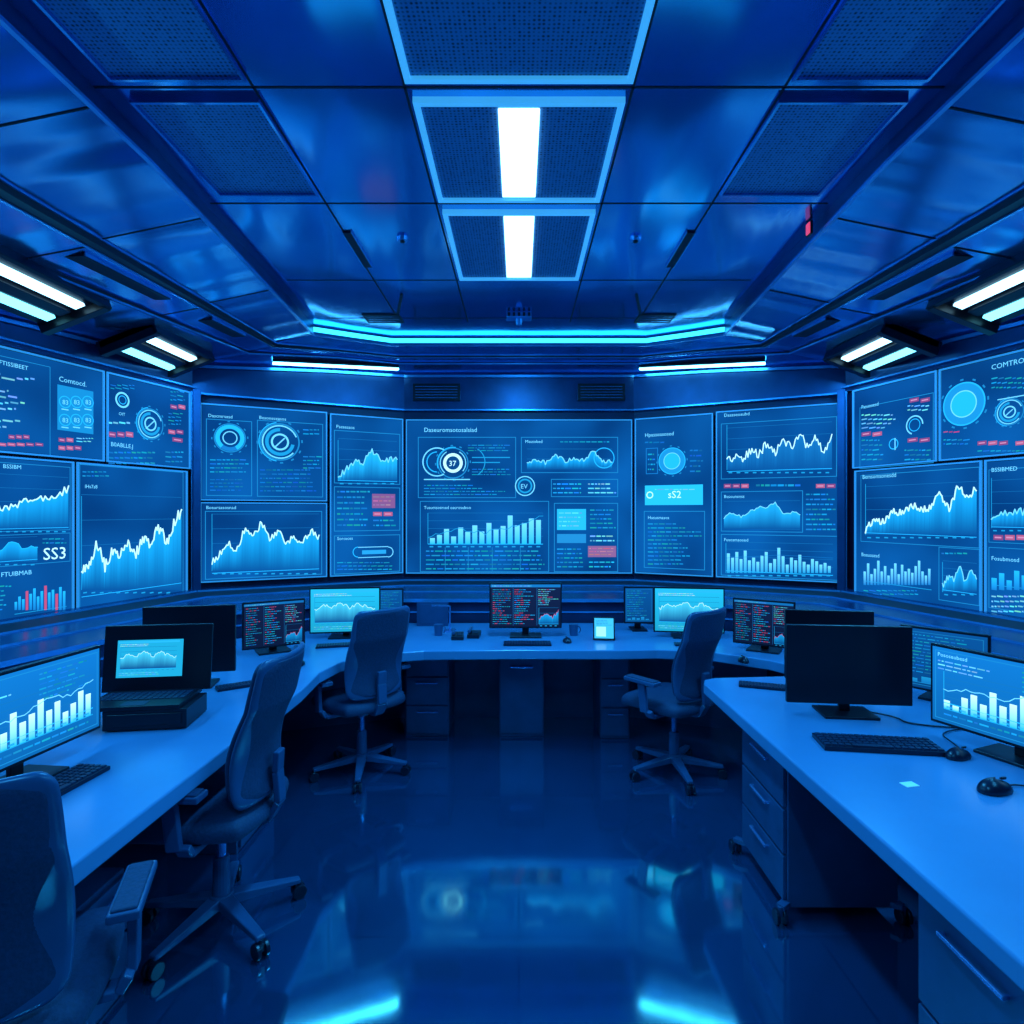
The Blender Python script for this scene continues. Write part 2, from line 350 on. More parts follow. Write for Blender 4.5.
    def gauge(s,cx,cy,r,col=LT,style=0):
        s.ring(cx,cy,r,r*.08,LN,l=2)
        if style==0:
            s.ring(cx,cy,r*.8,r*.28,CY,-60,230); s.ring(cx,cy,r*.8,r*.28,MD,230,300); s.ring(cx,cy,r*.45,r*.07,col)
        elif style==1:
            s.ring(cx,cy,r*.9,r*.07,col,20,320); s.ring(cx,cy,r*.68,r*.18,TL,90,350); s.ring(cx,cy,r*.42,r*.1,col); s.ring(cx,cy,r*1.08,r*.05,CY,100,260)
            s.line([(cx-r*.3,cy+r*.3),(cx+r*.25,cy-r*.2)],r*.07,col)
        elif style==2:
            s.disc(cx,cy,r*.42,DK,2); s.ring(cx,cy,r*.55,r*.2,WH,l=4); s.ring(cx,cy,r*.85,r*.06,LT,-40,60); s.ring(cx,cy,r*.85,r*.06,LT,120,230)
            s.ring(cx,cy,r*1.05,r*.06,CY,80,200); s.text('37',cx-r*.28,cy+r*.2,r*.35,WH)
        elif style==3:
            s.disc(cx,cy,r*.98,(.008,.25,.62),2); s.disc(cx,cy,r*.62,(.012,.42,.82),3); s.ring(cx,cy,r*.62,r*.05,LT,l=4); s.ring(cx,cy,r,r*.06,CY)
        for a in range(0,360,30):
            s.ring(cx,cy,r*1.16,r*.08,LN,a,a+8)
    def build(s,name,parent=None):
        me=bpy.data.meshes.new(name); me.from_pydata([tuple(v) for v in s.v],[],s.f); me.materials.append(M['pix'])
        at=me.color_attributes.new('Col','FLOAT_COLOR','POINT')
        for i,cc in enumerate(s.col): at.data[i].color=cc
        o=bpy.data.objects.new(name,me); S.collection.objects.link(o)
        if parent: o.parent=parent
        return o
FAC={'L':((-3.4741,2.6),(-2.78,5.15)),'FL3':((-2.78,5.15),(-1.80,5.65)),'FL2':((-1.80,5.65),(-1.15,6.0)),'C':((-1.15,6.0),(1.15,6.0)),
     'FR2':((1.15,6.0),(1.80,5.65)),'FR3':((1.80,5.65),(2.78,5.15)),'R':((2.78,5.15),(3.4741,2.6))}
def wcanvas(k):
    a,b=FAC[k]; a=Vector(a);b=Vector(b);U=(b-a).normalized(); N=Vector((U.y,-U.x))
    def hit(px):
        k2=(px-519)/600
        t=(a.x-k2*a.y)/(k2*U.y-U.x); D=a.y+U.y*t; return t,D
    def cf(px,py):
        t,D=hit(px); return (t,CH-(py-512)/600*D)
    def sf(px,py,r): return r*hit(px)[1]/600
    return Canvas((a.x,a.y,0),(U.x,U.y,0),(0,0,1),(N.x,N.y,0),cf,sf),a,U,N
def wpanel(k,x0,x1,z0,z1,draw,glow=1.):
    cv,a,U,N=wcanvas(k); u0=cv.c(x0,512)[0]; u1=cv.c(x1,512)[0]; um=(u0+u1)/2; zm=(z0+z1)/2
    e=empty('video_wall_screen',(a.x+U.x*um,a.y+U.y*um,zm),math.atan2(U.y,U.x)); w=u1-u0; h=z1-z0
    b=MB('black'); b.box((0,.023,0),(w,.04,h)); b.build('casing',e)
    b=MB('glass'); b.box((0,.001,0),(w-.03,.003,h-.03)); b.build('glass_panel',e)
    b=MB('bezel'); t=.011
    for s2 in (-1,1):
        b.box((s2*(w/2-t/2),-.002,0),(t,.014,h)); b.box((0,-.0021,s2*(h/2-t/2)),(w-2*t,.014,t))
    b.build('bezel',e)
    draw(cv)
    Mi=Matrix.LocRotScale(e.location,e.rotation_euler.to_quaternion(),None).inverted()
    cv.v=[Mi@v for v in cv.v]
    cv.build('display',e)
TT=[ 'Dasuromsosoted','Besoneseasos','Hpasseasosed','Comtocd.','Dascmrsasd','Bosursasosnad']
def d_L1(s):
    s.text('FTISSIBEET',-2,364,4.2,LT); s.greek(-70,370,40,430,10,3,LT,.55,cw=6); s.tags(8,435,30,439,3,4); s.tags(-30,443,44,446,8,5); s.frame(-80,352,50,450)
    s.text('Comtocd.',58,381,5,LT); s.rect(57,388,93,432,(.006,.22,.55),2)
    for i in range(2):
        for j in range(3): s.text('83',61.5+j*11.5,404+i*18,4.5,LT); s.ring(64.5+j*11.5,402+i*18,5.6,.8,CY); s.rect(61+j*11.5,409+i*18,68+j*11.5,410+i*18,LT,3)
    s.tags(58,438,74,442,2,5); s.greek(76,437,94,443,2,5,LT); s.tags(58,446,82,450,3,6)
def d_L2(s):
    s.ring(122,400,7,1.8,LT); s.ring(122,400,4,.8,CY); s.text('OIT',118,415,3,LT); s.greek(110,384,135,390,2,6,TL); s.gauge(150,424,15,LT,1); s.greek(170,390,186,402,3,7); s.tags(170,405,186,409,2,8)
    s.greek(168,412,186,426,4,9,TL,.6); s.tags(168,430,184,434,2,15); s.tags(172,438,184,442,1,16); s.greek(108,420,132,426,1,10,LT); s.tags(108,432,134,437,3,11); s.text('B0ABLLE.J',110,446,4.2,LT); s.greek(108,450,160,466,3,12,TL); s.greek(165,450,186,464,3,13)
def d_L3(s):
    s.text('BSSIBM',2,468,4,LT); s.chart(-60,474,68,529,[.2,.4,.3,.5,.35,.45,.6,.55,.75],60,.07,5,WH,1.3); s.frame(-70,462,70,532)
    s.chart(-40,538,37,562,[.2,.8,.3,.4,.9,.5,.7],24,.1,6,CY,.8,grid=2); s.greek(42,537,68,545,2,14); s.text('SS3',42,560,12,WH); s.frame(-70,535,70,567)
    s.text('FTUIBMAB',0,577,4.5,LT); s.bars(14,583,66,610,[.3,.5,.4,.7,.6,.8,.5,.7,.9,.65,.75,.6,.85,.7],CY,MD,red=(3,8,11)); s.greek(-40,584,11,612,6,15)
def d_L4(s):
    s.greek(82,470,110,478,2,16); s.text('lHs7s8',84,488,3.5,LT); s.chart(81,496,181,590,[.22,.3,.5,.25,.42,.4,.5,.35,.58,.45,.68,.5,.72,.85],90,.07,7,WH,1.3); s.frame(79,468,183,600)
def d_F3u(s):
    s.text(TT[4],208,417,3.2); s.frame(206,420,252,496); s.gauge(230,438,14,LT,0); s.greek(210,458,250,474,4,17); s.greek(210,478,250,492,4,18,MD)
    s.text(TT[1],259,419,3.2); s.frame(257,422,323,497); s.gauge(280,442,18,LT,1); s.greek(303,428,320,436,2,19); s.greek(303,455,322,470,4,20); s.greek(260,468,320,493,6,21,MD)
def d_F3l(s):
    s.text(TT[5],206,509,3.2); s.chart(212,514,319,571,[.15,.3,.5,.35,.75,.6,.85,.55,.7,.5,.6,.5,.7,.6],80,.06,8,WH,1.1); s.frame(205,511,322,577)
def d_F2(s):
    s.text('Pseseasos',336,428,3.2); s.chart(338,440,397,481,[.1,.3,.5,.45,.75,.55,.5,.6],40,.08,9,LT,1,fc=(.012,.42,.88)); s.frame(334,432,400,484)
    s.greek(337,489,370,528,7,22,TL); s.rect(372,494,395,508,(.18,.08,.24),2); s.greek(373,495,394,507,3,23,(.4,.18,.35)); s.tags(373,512,394,516,2,24); s.greek(373,518,396,528,2,24,TL,.7); s.frame(334,487,400,531)
    s.text('Sorceces',337,540,3); s.frame(334,535,400,573); s.ring(358,552,5,.8,CY,90,270); s.rect(358,546.6,388,547.3,LT,3); s.rect(358,556.8,388,557.5,LT,3); s.ring(388,552,5,.8,LT,-90,90); s.rect(362,550,386,554,(.015,.3,.7),2); s.greek(337,561,397,571,3,25)
def d_C(s):
    s.text('Daseuromsotosalsiad',424,432,4.3,LT)
    s.frame(418,437,516,498); s.gauge(453,463,15,LT,2); s.ring(437,462,14,1.2,LT,60,300); s.ring(437,462,10,1,CY,90,270); s.ring(470,462,15,.9,TL,-60,60)
    s.greek(468,444,512,452,3,26); s.rect(472,457,510,458,TL,3); s.rect(472,462,500,463,TL,3); s.greek(472,468,512,476,3,27); s.rect(424,479,470,480,LT,3); s.greek(424,484,512,496,4,28,TL,.5)
    s.frame(521,437,618,473); s.text('Msusobed',525,443,3); s.chart(527,449,612,469,[.3,.45,.3,.7,.4,.5,.45,.9,.4,.35],60,.1,10,LT,.9,fill=True,grid=2,axis=False); s.ring(604,458,10,.9,CY); s.greek(560,440,614,444,1,29)
    s.ring(525,486,9.5,1,LT); s.ring(525,486,6.5,1.6,TL); s.text('EV',520.5,488.5,4.5,LT)
    s.frame(551,479,618,497); s.greek(553,482,584,495,3,30,CY); s.greek(588,482,616,495,3,31,LT)
    s.frame(420,501,549,572); s.text('Tusumsosmed osurosuboo',424,509,3); s.chart(428,513,543,544,[.2,.5,.35,.6,.9],30,.06,11,TL,.6,fill=False,grid=4)
    s.bars(430,514,543,544,[.2,.3,.5,.25,.55,.4,.62,.42,.7,.5,.6,.95,.62,.7,.85,.8],LT,CY); s.greek(426,549,546,571,5,32,TL,.95,cw=4)
    for x in (445,468,492,520): s.rect(x,547,x+.5,571,LN,3)
    s.frame(554,503,618,572); s.rect(557,509,586,530,(.015,.42,.82),2); s.greek(559,511,584,528,4,33,(.1,.6,1)); s.greek(590,508,616,530,5,34)
    s.rect(557,534,586,543,(.012,.22,.55),2); s.greek(590,534,616,543,2,35,LT); s.greek(557,547,586,569,5,36); s.rect(588,546,616,557,(.2,.1,.26),2); s.greek(589,547,615,556,3,37,(.45,.18,.33)); s.greek(589,560,616,569,2,38,CY)
def d_FR2(s):
    s.text(TT[2],645,437,3.6); s.greek(645,440,668,445,1,39,MD); s.gauge(672,461,13,LT,3); s.frame(646,448,658,474,MD); s.greek(648,452,656,472,4,40,TL,.9,cw=2); s.greek(690,448,704,474,5,41,MD)
    s.rect(645,485,703,505,(.015,.45,.85),2); s.ring(650,495,3,1,WH,l=5); s.text('sS2',668,498,7,WH); s.greek(655,488,700,491,1,42,LT)
    s.frame(644,511,705,569); s.text('Hususmasos',648,519,3); s.greek(648,522,702,566,11,43,TL,.5)
def d_FR3(s):
    s.text('Dasaseosubd',724,417,3.2); s.frame(721,420,837,478); s.chart(727,425,832,470,[.25,.3,.25,.45,.35,.6,.4,.7,.45,.85,.5,.75,.4,.8],80,.1,12,WH,1.0,fill=True,fc=(.005,.15,.45))
    s.tags(724,484,750,488,3,44); s.greek(756,482,808,489,1,45,TL); s.tags(816,484,837,488,2,46)
    s.frame(721,491,803,532); s.text('Bssounsnss',724,498,3); s.chart(724,501,800,529,[.4,.6,.45,.6,.8,.7,.95,.55,.6,.5],40,.06,13,LT,.8,fc=(.01,.36,.8),grid=2,axis=False); s.greek(806,492,838,532,8,47,TL,.6)
    s.text('Fusosmsosed',724,541,3); s.frame(721,535,838,578); s.chart(726,543,833,573,[.5,.6,.5],4,.0,13,MD,.3,fill=False)
    s.bars(727,545,832,573,[.7,.55,.75,.5,.8,.45,.55,.4,.62,.75,.35,.5,.9,.6,.3,.55,.45,.65,.4,.3,.5,.42,.3,.36,.25],LT,TL)
def d_R1(s):
    s.text('Pasuosesd',862,409,3.5); s.greek(862,413,900,430,4,48,LT,.6); s.tags(862,432,884,436,2,17); s.greek(862,438,884,462,5,49,TL); s.ring(894,444,5,1,CY); s.rect(895,438,896,450,LT,3)
    s.tags(910,398,932,402,2,50); s.greek(908,404,932,412,2,50,LT); s.ring(915,425,9,1.3,LT,0,250); s.ring(915,425,6,.8,CY); s.tags(908,438,932,442,2,51); s.greek(905,448,932,462,3,52,TL); s.frame(860,400,934,466)
def d_R2(s):
    s.gauge(964,404,21,LT,3); s.text('COMTROLEC',992,370,5,LT); s.greek(992,376,1090,390,3,53,TL); s.gauge(1010,412,13,LT,1); s.rect(998,394,1060,395,LT,3); s.greek(944,438,972,446,2,54,TL)
    s.tags(978,441,1010,445,3,55); s.tags(1016,441,1060,445,4,56); s.greek(944,430,960,434,1,56,RD); s.greek(978,449,1060,453,1,57,TL)
def d_R3(s):
    s.text('Bemsomsonesdd',863,479,4); s.chart(866,484,977,535,[.1,.3,.25,.5,.4,.6,.5,.55,.85,.5,.95,.75,.9],90,.08,14,WH,1.3); s.frame(861,471,980,545)
    s.text('Bosuosesd',862,556,3.5); s.bars(864,558,932,585,[.5,.8,.4,.6,.9,.5,.7,.35,.6,.8,.4,.75,.5,.6,.45,.7,.9,.5,.35,.6],LT,MD,.3); s.greek(864,589,930,596,2,57)
    s.frame(939,548,980,603); s.chart(943,562,977,592,[.2,.5,.4,.9,.3,.8,.4],30,.1,15,LT,.9); s.greek(942,551,970,556,1,58)
def d_R4(s):
    s.text('BSSIBMED',992,472,4); s.chart(992,478,1090,528,[.2,.35,.3,.6,.4,.7,.3],50,.1,16,LT,1.2); s.frame(989,466,1100,545); s.tags(994,535,1040,540,4,59)
    s.frame(989,550,1100,616); s.text('Fosubmosd',992,560,4); s.bars(992,566,1090,590,[.5,.7,.4,.8,.6,.9,.5,.7,.3,.6,.8,.5,.4],CY,MD); s.greek(992,594,1090,614,4,60,LT,.6)
wpanel('L',-130,104,2.065,2.72,d_L1); wpanel('L',106.5,190,2.065,2.72,d_L2); wpanel('L',-130,73.5,.985,2.045,d_L3); wpanel('L',76.5,187,.985,2.045,d_L4)
wpanel('FL3',200,327,1.80,2.64,d_F3u); wpanel('FL3',200,327,1.09,1.785,d_F3l); wpanel('FL2',330,403,1.09,2.63,d_F2)
wpanel('C',406,632,1.085,2.625,d_C); wpanel('FR2',635,713,1.09,2.63,d_FR2); wpanel('FR3',716,842,1.09,2.64,d_FR3)
wpanel('R',853,937,2.065,2.72,d_R1); wpanel('R',939.5,1168,2.065,2.72,d_R2); wpanel('R',855,982,.985,2.045,d_R3); wpanel('R',985,1168,.985,2.045,d_R4)
for sx in (-1,1):
    b=MB('header','trim'); b.box((0,0,1.88),(.10,.06,1.72)); b.box((0,-.03,1.88),(.012,.008,1.7),1); b.build('trim_9' if sx<0 else 'trim_10',loc=(sx*2.765,5.13,0),rz=-sx*math.radians(-48),bevel=.006)

# ------------------------------------------------------------------ desks
LR=[(-2.64,1.6),(-2.64,2.55),(-2.14,4.5),(-1.47,4.92),(-1.0,5.14),(1.0,5.14),(1.47,4.92),(2.14,4.5),(2.36,3.7)]
dl=[(-1.2,1.6),(-1.16,3.2),(-1.18,3.55),(-1.13,3.8),(-.95,4.0),(-.65,4.1),(0,4.13),(.65,4.12),(.95,4.14),(1.3,4.08),(1.6,3.85),(1.75,3.62)]
dl=dl+[(2.36,3.62)]+LR[::-1][1:]
e=empty('curved_desk'); b=MB('desk'); b.prism(dl,.685,.75); b.build('desktop',e,bevel=.008)
b=MB('cab')
b.beam((-2.3,1.7,.34),(-2.3,3.9,.34),.03,.68); b.beam((-1.9,4.65,.34),(-.95,4.98,.34),.03,.68); b.beam((-.95,4.98,.34),(.95,4.98,.34),.03,.68); b.beam((.95,4.98,.34),(1.9,4.6,.34),.03,.68)
b.build('modesty_panel',e)
e=empty('side_desk'); b=MB('desk'); b.prism([(1.07,.5),(1.025,3.33),(1.05,3.40),(1.12,3.44),(2.35,3.55),(2.60,2.55),(2.6,.5)],.69,.75); b.build('desktop',e,bevel=.008)
b=MB('cab'); b.box((2.2,1.9,.3425),(.03,2.6,.685)); b.build('modesty_panel',e)
def cabinet(name,x0,x1,y0,y1,h,face,nd=3,feet=False,hl=.36):
    e=empty(name,((x0+x1)/2,(y0+y1)/2,0)); w=x1-x0;d=y1-y0
    b=MB('cab'); z0=.05 if feet else .0
    b.box((0,0,(h+z0)/2),(w,d,h-z0)); b.build('carcass',e,bevel=.005)
    b=MB('cab'); hh=MB('handle'); zz=z0+.02; H=(h-z0-.03)/nd
    for i in range(nd):
        zc=zz+H*(i+.5)
        if face=='y':
            b.box((0,-d/2-.008,zc),(w-.02,.016,H-.012)); hh.box((0,-d/2-.03,zc+H*.28),(w*.5,.012,.012))
            for q in (-1,1): hh.box((q*w*.23,-d/2-.02,zc+H*.28),(.01,.02,.01))
        else:
            sg=1 if face=='+x' else -1
            b.box((sg*(w/2+.008),0,zc),(.016,d-.02,H-.012)); hh.box((sg*(w/2+.03),0,zc+H*.28),(.012,d*hl,.012))
            for q in (-1,1): hh.box((sg*(w/2+.02),q*d*hl*.47,zc+H*.28),(.02,.01,.01))
    b.build('drawer_fronts',e,bevel=.003); hh.build('handles',e,bevel=.003)
    return e
cabinet('drawer_cabinet',-.86,-.53,4.55,4.93,.683,'y',3)
cabinet('drawer_cabinet',-.15,.19,4.55,4.93,.683,'y',1)
cabinet('drawer_cabinet',.61,.83,4.5,4.93,.683,'y',3)
cabinet('drawer_cabinet',-1.75,-1.4,2.98,3.4,.683,'+x',3)
cabinet('drawer_cabinet',-1.85,-1.4,1.88,2.13,.44,'+x',2)
cabinet('drawer_cabinet',1.12,1.75,1.24,1.67,.688,'-x',2,hl=.5)
cabinet('drawer_cabinet',1.12,1.75,.78,1.21,.688,'-x',2,hl=.5)
e=cabinet('rolling_pedestal',1.12,1.58,2.5,2.98,.66,'-x',3,True)
b=MB('cpl','mouse')
for qx,qy in ((-1,-1),(-1,1),(1,-1),(1,1)):
    px,py=qx*.24-(.03 if qx<0 else 0),qy*.26
    b.beam((qx*.1,qy*.12,.06),(px,py,.065),.035,.022)
    for o in (-.016,.016): b.cyl((px+o-.007,py,.03),(px+o+.007,py,.03),.03,n=18,mi=1)
    b.cyl((px,py,.03),(px,py,.07),.01,n=10)
b.build('caster_base',e,bevel=.002)

# ------------------------------------------------------------------ office chair (faces +y)
CHM={}
def chair_parts():
    nx,ny=14,14; vs=[];fs=[]
    def outline(u,v):
        x=u;y=v
        return x*math.sqrt(1-.25*y*y),y*math.sqrt(1-.25*x*x)
    for top in (1,0):
        for j in range(ny+1):
            for i in range(nx+1):
                u=-1+2*i/nx;v=-1+2*j/ny; x,y=outline(u,v); X=x*.255;Y=y*.26+.04
                ed=max(abs(u),abs(v)); rnd=(1-max(0,(ed-.7)/.3)**2*.5)
                if top: z=.455+.062*rnd+.012*(abs(u)**2)-.02*max(0,v)**3
                else: z=.455-.018*rnd-.02*max(0,v)**3; 
                vs.append((X,Y,z))
    n1=(nx+1)*(ny+1)
    for j in range(ny):
        for i in range(nx):
            a=j*(nx+1)+i; fs.append((a,a+1,a+nx+2,a+nx+1)); fs.append((n1+a,n1+a+nx+1,n1+a+nx+2,n1+a+1))
    bd=[i for i in range(nx+1)]+[j*(nx+1)+nx for j in range(1,ny+1)]+[ny*(nx+1)+i for i in range(nx-1,-1,-1)]+[j*(nx+1) for j in range(ny-1,0,-1)]
    for a,b2 in zip(bd,bd[1:]+bd[:1]): fs.append((a,n1+a,n1+b2,b2))
    s=MB('fabric'); s.add(vs,fs); CHM['seat']=s
    nx,nz=12,24
    def back(off,shr,zlo=.53,zhi=1.10):
        r=[]
        for j in range(nz+1):
            t=j/nz; 
            wv=.222-.018*t**2-.022*(1-t)**2
            e1=min(1,max(0,(1-t)/.07)); e0=min(1,max(0,t/.09))
            wv*= (math.sqrt(1-(1-e1)**2)*.14+.86)*(math.sqrt(1-(1-e0)**2)*.2+.8); wv-=shr
            z=lerp(zlo+shr,zhi-shr,t)
            yc=-.19-.065*t**1.7-.03*t+.035*math.sin(math.pi*min(1,t*1.5))
            for i in range(nx+1):
                u=-1+2*i/nx; r.append((u*wv,yc+.04*u*u+off,z))
        return r
    def shell(mb,a,bq,mi):
        n1=(nx+1)*(nz+1); fs=[]
        for j in range(nz):
            for i in range(nx):
                q=j*(nx+1)+i; fs.append((q,q+1,q+nx+2,q+nx+1)); fs.append((n1+q,n1+q+nx+1,n1+q+nx+2,n1+q+1))
        bd=[i for i in range(nx+1)]+[j*(nx+1)+nx for j in range(1,nz+1)]+[nz*(nx+1)+i for i in range(nx-1,-1,-1)]+[j*(nx+1) for j in range(nz-1,0,-1)]
        for c1,c2 in zip(bd,bd[1:]+bd[:1]): fs.append((c1,n1+c1,n1+c2,c2))
        mb.add(a+bq,fs,mi)
    s=MB('cpl'); shell(s,back(-.022,0),back(.0,0),0); CHM['back_shell']=s
    s=MB('fabric'); shell(s,back(.0,.010),back(.022,.014),0); shell(s,back(-.027,.020),back(-.022,.016),0); CHM['backrest']=s
    s=MB('cpl','handle')
    s.box((0,0,.425),(.20,.24,.04)); s.cyl((0,0,.1),(0,0,.27),.034,.03,18); s.cyl((0,0,.27),(0,0,.41),.018,.018,16,1)
    pts=[(0,-.08,.42),(0,-.2,.43),(0,-.24,.50),(0,-.23,.62),(0,-.235,.70)]
    for p,q in zip(pts[:-1],pts[1:]): s.beam(p,q,.07 if p[2]<.5 else .06,.025)
    s.beam((.1,.05,.42),(.2,.06,.40),.015,.01)
    CHM['mechanism']=s
    s=MB('cpl','fabric')
    for q in (-1,1):
        pts=[(q*.1,-.02,.425),(q*.27,-.02,.43),(q*.295,-.02,.47)]
        for k,(p,r) in enumerate(zip(pts[:-1],pts[1:])): s.beam(p,r,.055,.025)
        s.box((q*.295,.02,.55),(.025,.055,.19),0,RX(-.12))
        s.box((q*.29,.03,.646),(.075,.24,.024),0)
        s.box((q*.29,.03,.659),(.06,.22,.012),1)
    CHM['armrests']=s
    s=MB('cpl'); 
    s.cyl((0,0,.075),(0,0,.125),.05,.045,20)
    for k in range(5):
        a=math.radians(72*k+18); d=Vector((math.cos(a),math.sin(a),0)); n=Vector((-d.y,d.x,0))
        w0,w1=.03,.018; p=d*.03; q=d*.305
        vs=[p+n*w0+Vector((0,0,.12)),p-n*w0+Vector((0,0,.12)),p-n*w0+Vector((0,0,.078)),p+n*w0+Vector((0,0,.078)),q+n*w1+Vector((0,0,.082)),q-n*w1+Vector((0,0,.082)),q-n*w1+Vector((0,0,.062)),q+n*w1+Vector((0,0,.062))]
        s.add(vs,[(0,1,2,3),(7,6,5,4),(0,4,5,1),(1,5,6,2),(2,6,7,3),(3,7,4,0)])
    CHM['star_base']=s
    s=MB('mouse')
    for k in range(5):
        a=math.radians(72*k+18); d=Vector((math.cos(a),math.sin(a),0)); n=Vector((-d.y,d.x,0)); q=d*.3+Vector((0,0,.029))
        for o in (-.017,.017): s.cyl(q+n*(o-.008),q+n*(o+.008),.029,n=20)
        s.cyl(q,q+Vector((0,0,.04)),.011,n=12); s.box(q+Vector((0,0,.012)),(.03,.03,.03),0,RZ(a))
    CHM['casters']=s
chair_parts()
CHME={}
def chair(x,y,face_deg,sc=1.):
    e=empty('office_chair',(x,y,0),math.radians(face_deg-90)); e.scale=(sc,sc,sc)
    for k,s in CHM.items():
        bv={'mechanism':.006,'armrests':.012,'star_base':.006,'casters':.003}.get(k,0); sm=k in('seat','backrest','back_shell')
        if k in CHME: o=mkobj(k,CHME[k],e,bv,1 if sm else 0)
        else:
            o=s.build(k,e,bv,sm,1 if sm else 0); CHME[k]=o.data
chair(-1.32,1.50,112,1.03)
chair(-1.23,2.48,178,1.03)
chair(-1.03,3.93,136)
chair(1.01,3.91,130)

# ------------------------------------------------------------------ monitors and peripherals
def monitor(x,y,rz,w,h,zb,draw=None,br=1.,name='computer_monitor',bgc=None,stand=True,tilt=0):
    e=empty(name,(x,y,.7505),math.radians(rz)); zb-=.75; zc=zb+h/2
    b=MB('black'); b.box((0,.012,zc),(w+.02,.024,h+.024)); b.box((0,.035,zc-.01),(w*.6,.03,h*.55)); b.build('casing',e,bevel=.004)
    if stand:
        b=MB('black'); b.box((0,.06,(zb+h*.45)/2+.005),(.05,.02,zb+h*.45-.01)); b.box((0,.045,zb+h*.4),(.09,.03,.09)); b.box((0,.045,.006),(min(.24,w*.55),.17,.012)); b.build('stand',e,bevel=.003)
    if draw is not None or bgc is not None:
        k=w/100
        cv=Canvas((-w/2,0,zb+h),(1,0,0),(0,0,1),(0,-1,0),lambda X,Y:(X*k,-Y*k),lambda X,Y,r:r*k); cv.br=br
        H=h/k; c0=bgc or BG; cv.rect(0,0,100,H,tuple(q*1.2 for q in c0),0,tuple(q*.8 for q in c0))
        if draw: draw(cv,H)
        cv.build('display',e)
    return e
def m_bars(seed):
    def f(s,H):
        rn=random.Random(seed); s.text('Pososeubesd',4,6,2.6,LT); s.greek(4,8,40,16,3,seed,LT,.6,cw=2.5)
        s.greek(55,4,96,22,6,seed+1,TL,.6,cw=2.5); s.frame(2,2,98,H-2,LN,.5)
        hs=[.25,.15,.45,.6,.4,.8,.5,.62,.9,.55,.7,.35,.5,.75,.6]
        s.bars(8,18,94,H-10,hs,WH,CY,.3); s.greek(8,H-8,94,H-4,1,seed+2,TL,.95)
        s.chart(8,16,94,H-14,[.4,.6,.5,.8,.6,.9],30,.05,seed,LT,.5,fill=False,grid=5,axis=True)
    return f
def m_code(seed):
    def f(s,H):
        s.rect(0,0,100,4,MD,1); s.greek(2,.5,60,3.8,1,seed,LT,.9,cw=2)
        s.greek(3,6,30,H-3,17,seed+1,TL,.4,red=.2,cw=2); s.greek(34,6,64,H-3,17,seed+2,CY,.4,red=.3,cw=2); s.greek(68,6,97,H*.5,9,seed+3,LT,.5,red=.25,cw=2); s.chart(69,H*.55,97,H-4,[.3,.6,.4,.8],20,.1,seed,RD,.6,grid=3)
        for x in (32,66): s.rect(x,5,x+.4,H-2,MD,2)
    return f
def m_bright(seed):
    def f(s,H):
        s.rect(2,2,98,5,(.02,.45,.9),1); s.chart(6,12,94,H-14,[.5,.7,.6,.8,.55,.75,.6,.5],40,.07,seed,WH,.8,fc=(.05,.58,.9),grid=5); s.greek(5,6,60,11,2,seed,WH,.5,cw=2); s.greek(5,H-9,95,H-3,2,seed+5,LT,.6,cw=2.5)
    return f
def m_dim(seed):
    def f(s,H): s.greek(6,6,90,H-20,12,seed,TL,.5,cw=5); s.frame(4,4,96,H-4,LN,.8); s.bars(8,H-20,90,H-8,[.4,.7,.5,.9,.3],TL,MD)
    return f
monitor(-1.71,2.10,84,.60,.31,.845,m_bars(100),1.1,bgc=(.003,.12,.40))
monitor(1.88,2.28,-67,.60,.31,.82,m_bars(140),1.1,bgc=(.003,.12,.40))
monitor(-1.78,3.24,12,.44,.34,.84)
monitor(1.53,2.78,-6,.535,.34,.82)
monitor(1.63,3.15,-8,.42,.34,.83)
monitor(-1.95,3.75,40,.24,.3,.80,m_dim(1),.8)
monitor(-1.65,4.05,33,.38,.29,.80,m_code(210),.7,bgc=(.004,.012,.05))
monitor(-1.31,4.52,8,.50,.32,.80,m_bright(220),.85,bgc=(.012,.40,.68))
monitor(-1.06,4.92,5,.2,.22,.84,m_dim(2),.8)
monitor(.05,4.55,0,.53,.32,.83,m_code(230),.85,bgc=(.004,.012,.05))
monitor(.96,4.8,0,.22,.27,.82,m_dim(3),.8)
monitor(1.28,4.52,-8,.50,.32,.80,m_bright(240),.85,bgc=(.012,.40,.68))
monitor(1.66,4.08,-33,.38,.29,.80,m_code(250),.7,bgc=(.004,.012,.05))
monitor(2.12,3.0,-50,.36,.30,.80,m_dim(5),.8)
e=empty('laptop_riser',(-1.64,2.72,.7505),math.radians(8)); b=MB('black'); b.box((0,0,.0475),(.34,.24,.085)); b.box((0,-.122,.05),(.3,.006,.05)); b.build('dock_box',e,bevel=.008)
e=empty('laptop',(-1.70,2.72,.841),math.radians(8)); b=MB('black','key'); b.box((0,0,.009),(.40,.26,.018))
for r in range(5):
    for c2 in range(13): b.box((-.168+c2*.028,-.02+r*.024,.0195),(.023,.019,.004),1)
b.box((0,-.085,.0185),(.1,.06,.002),1); b.build('base',e,bevel=.003)
b=MB('black'); b.box((0,.145,.165),(.48,.014,.31),0,RX(-.12)); b.build('lid',e,bevel=.004)
cv=Canvas((-.2,.1185,.285),(1,0,0),(0,0,1),(0,-1,0),lambda X,Y:(X*.0028,-Y*.0028),lambda X,Y,r:r*.0028)
cv.V=Vector((0,math.sin(.12),math.cos(.12))); cv.O=Vector((-.18,.149,.25)); cv.N=Vector((0,-math.cos(.12),math.sin(.12))); cv.br=.85
cv.rect(0,0,104,62,(.012,.38,.68),0); m_bright(300)(cv,62); cv.build('display',e)
kb=None
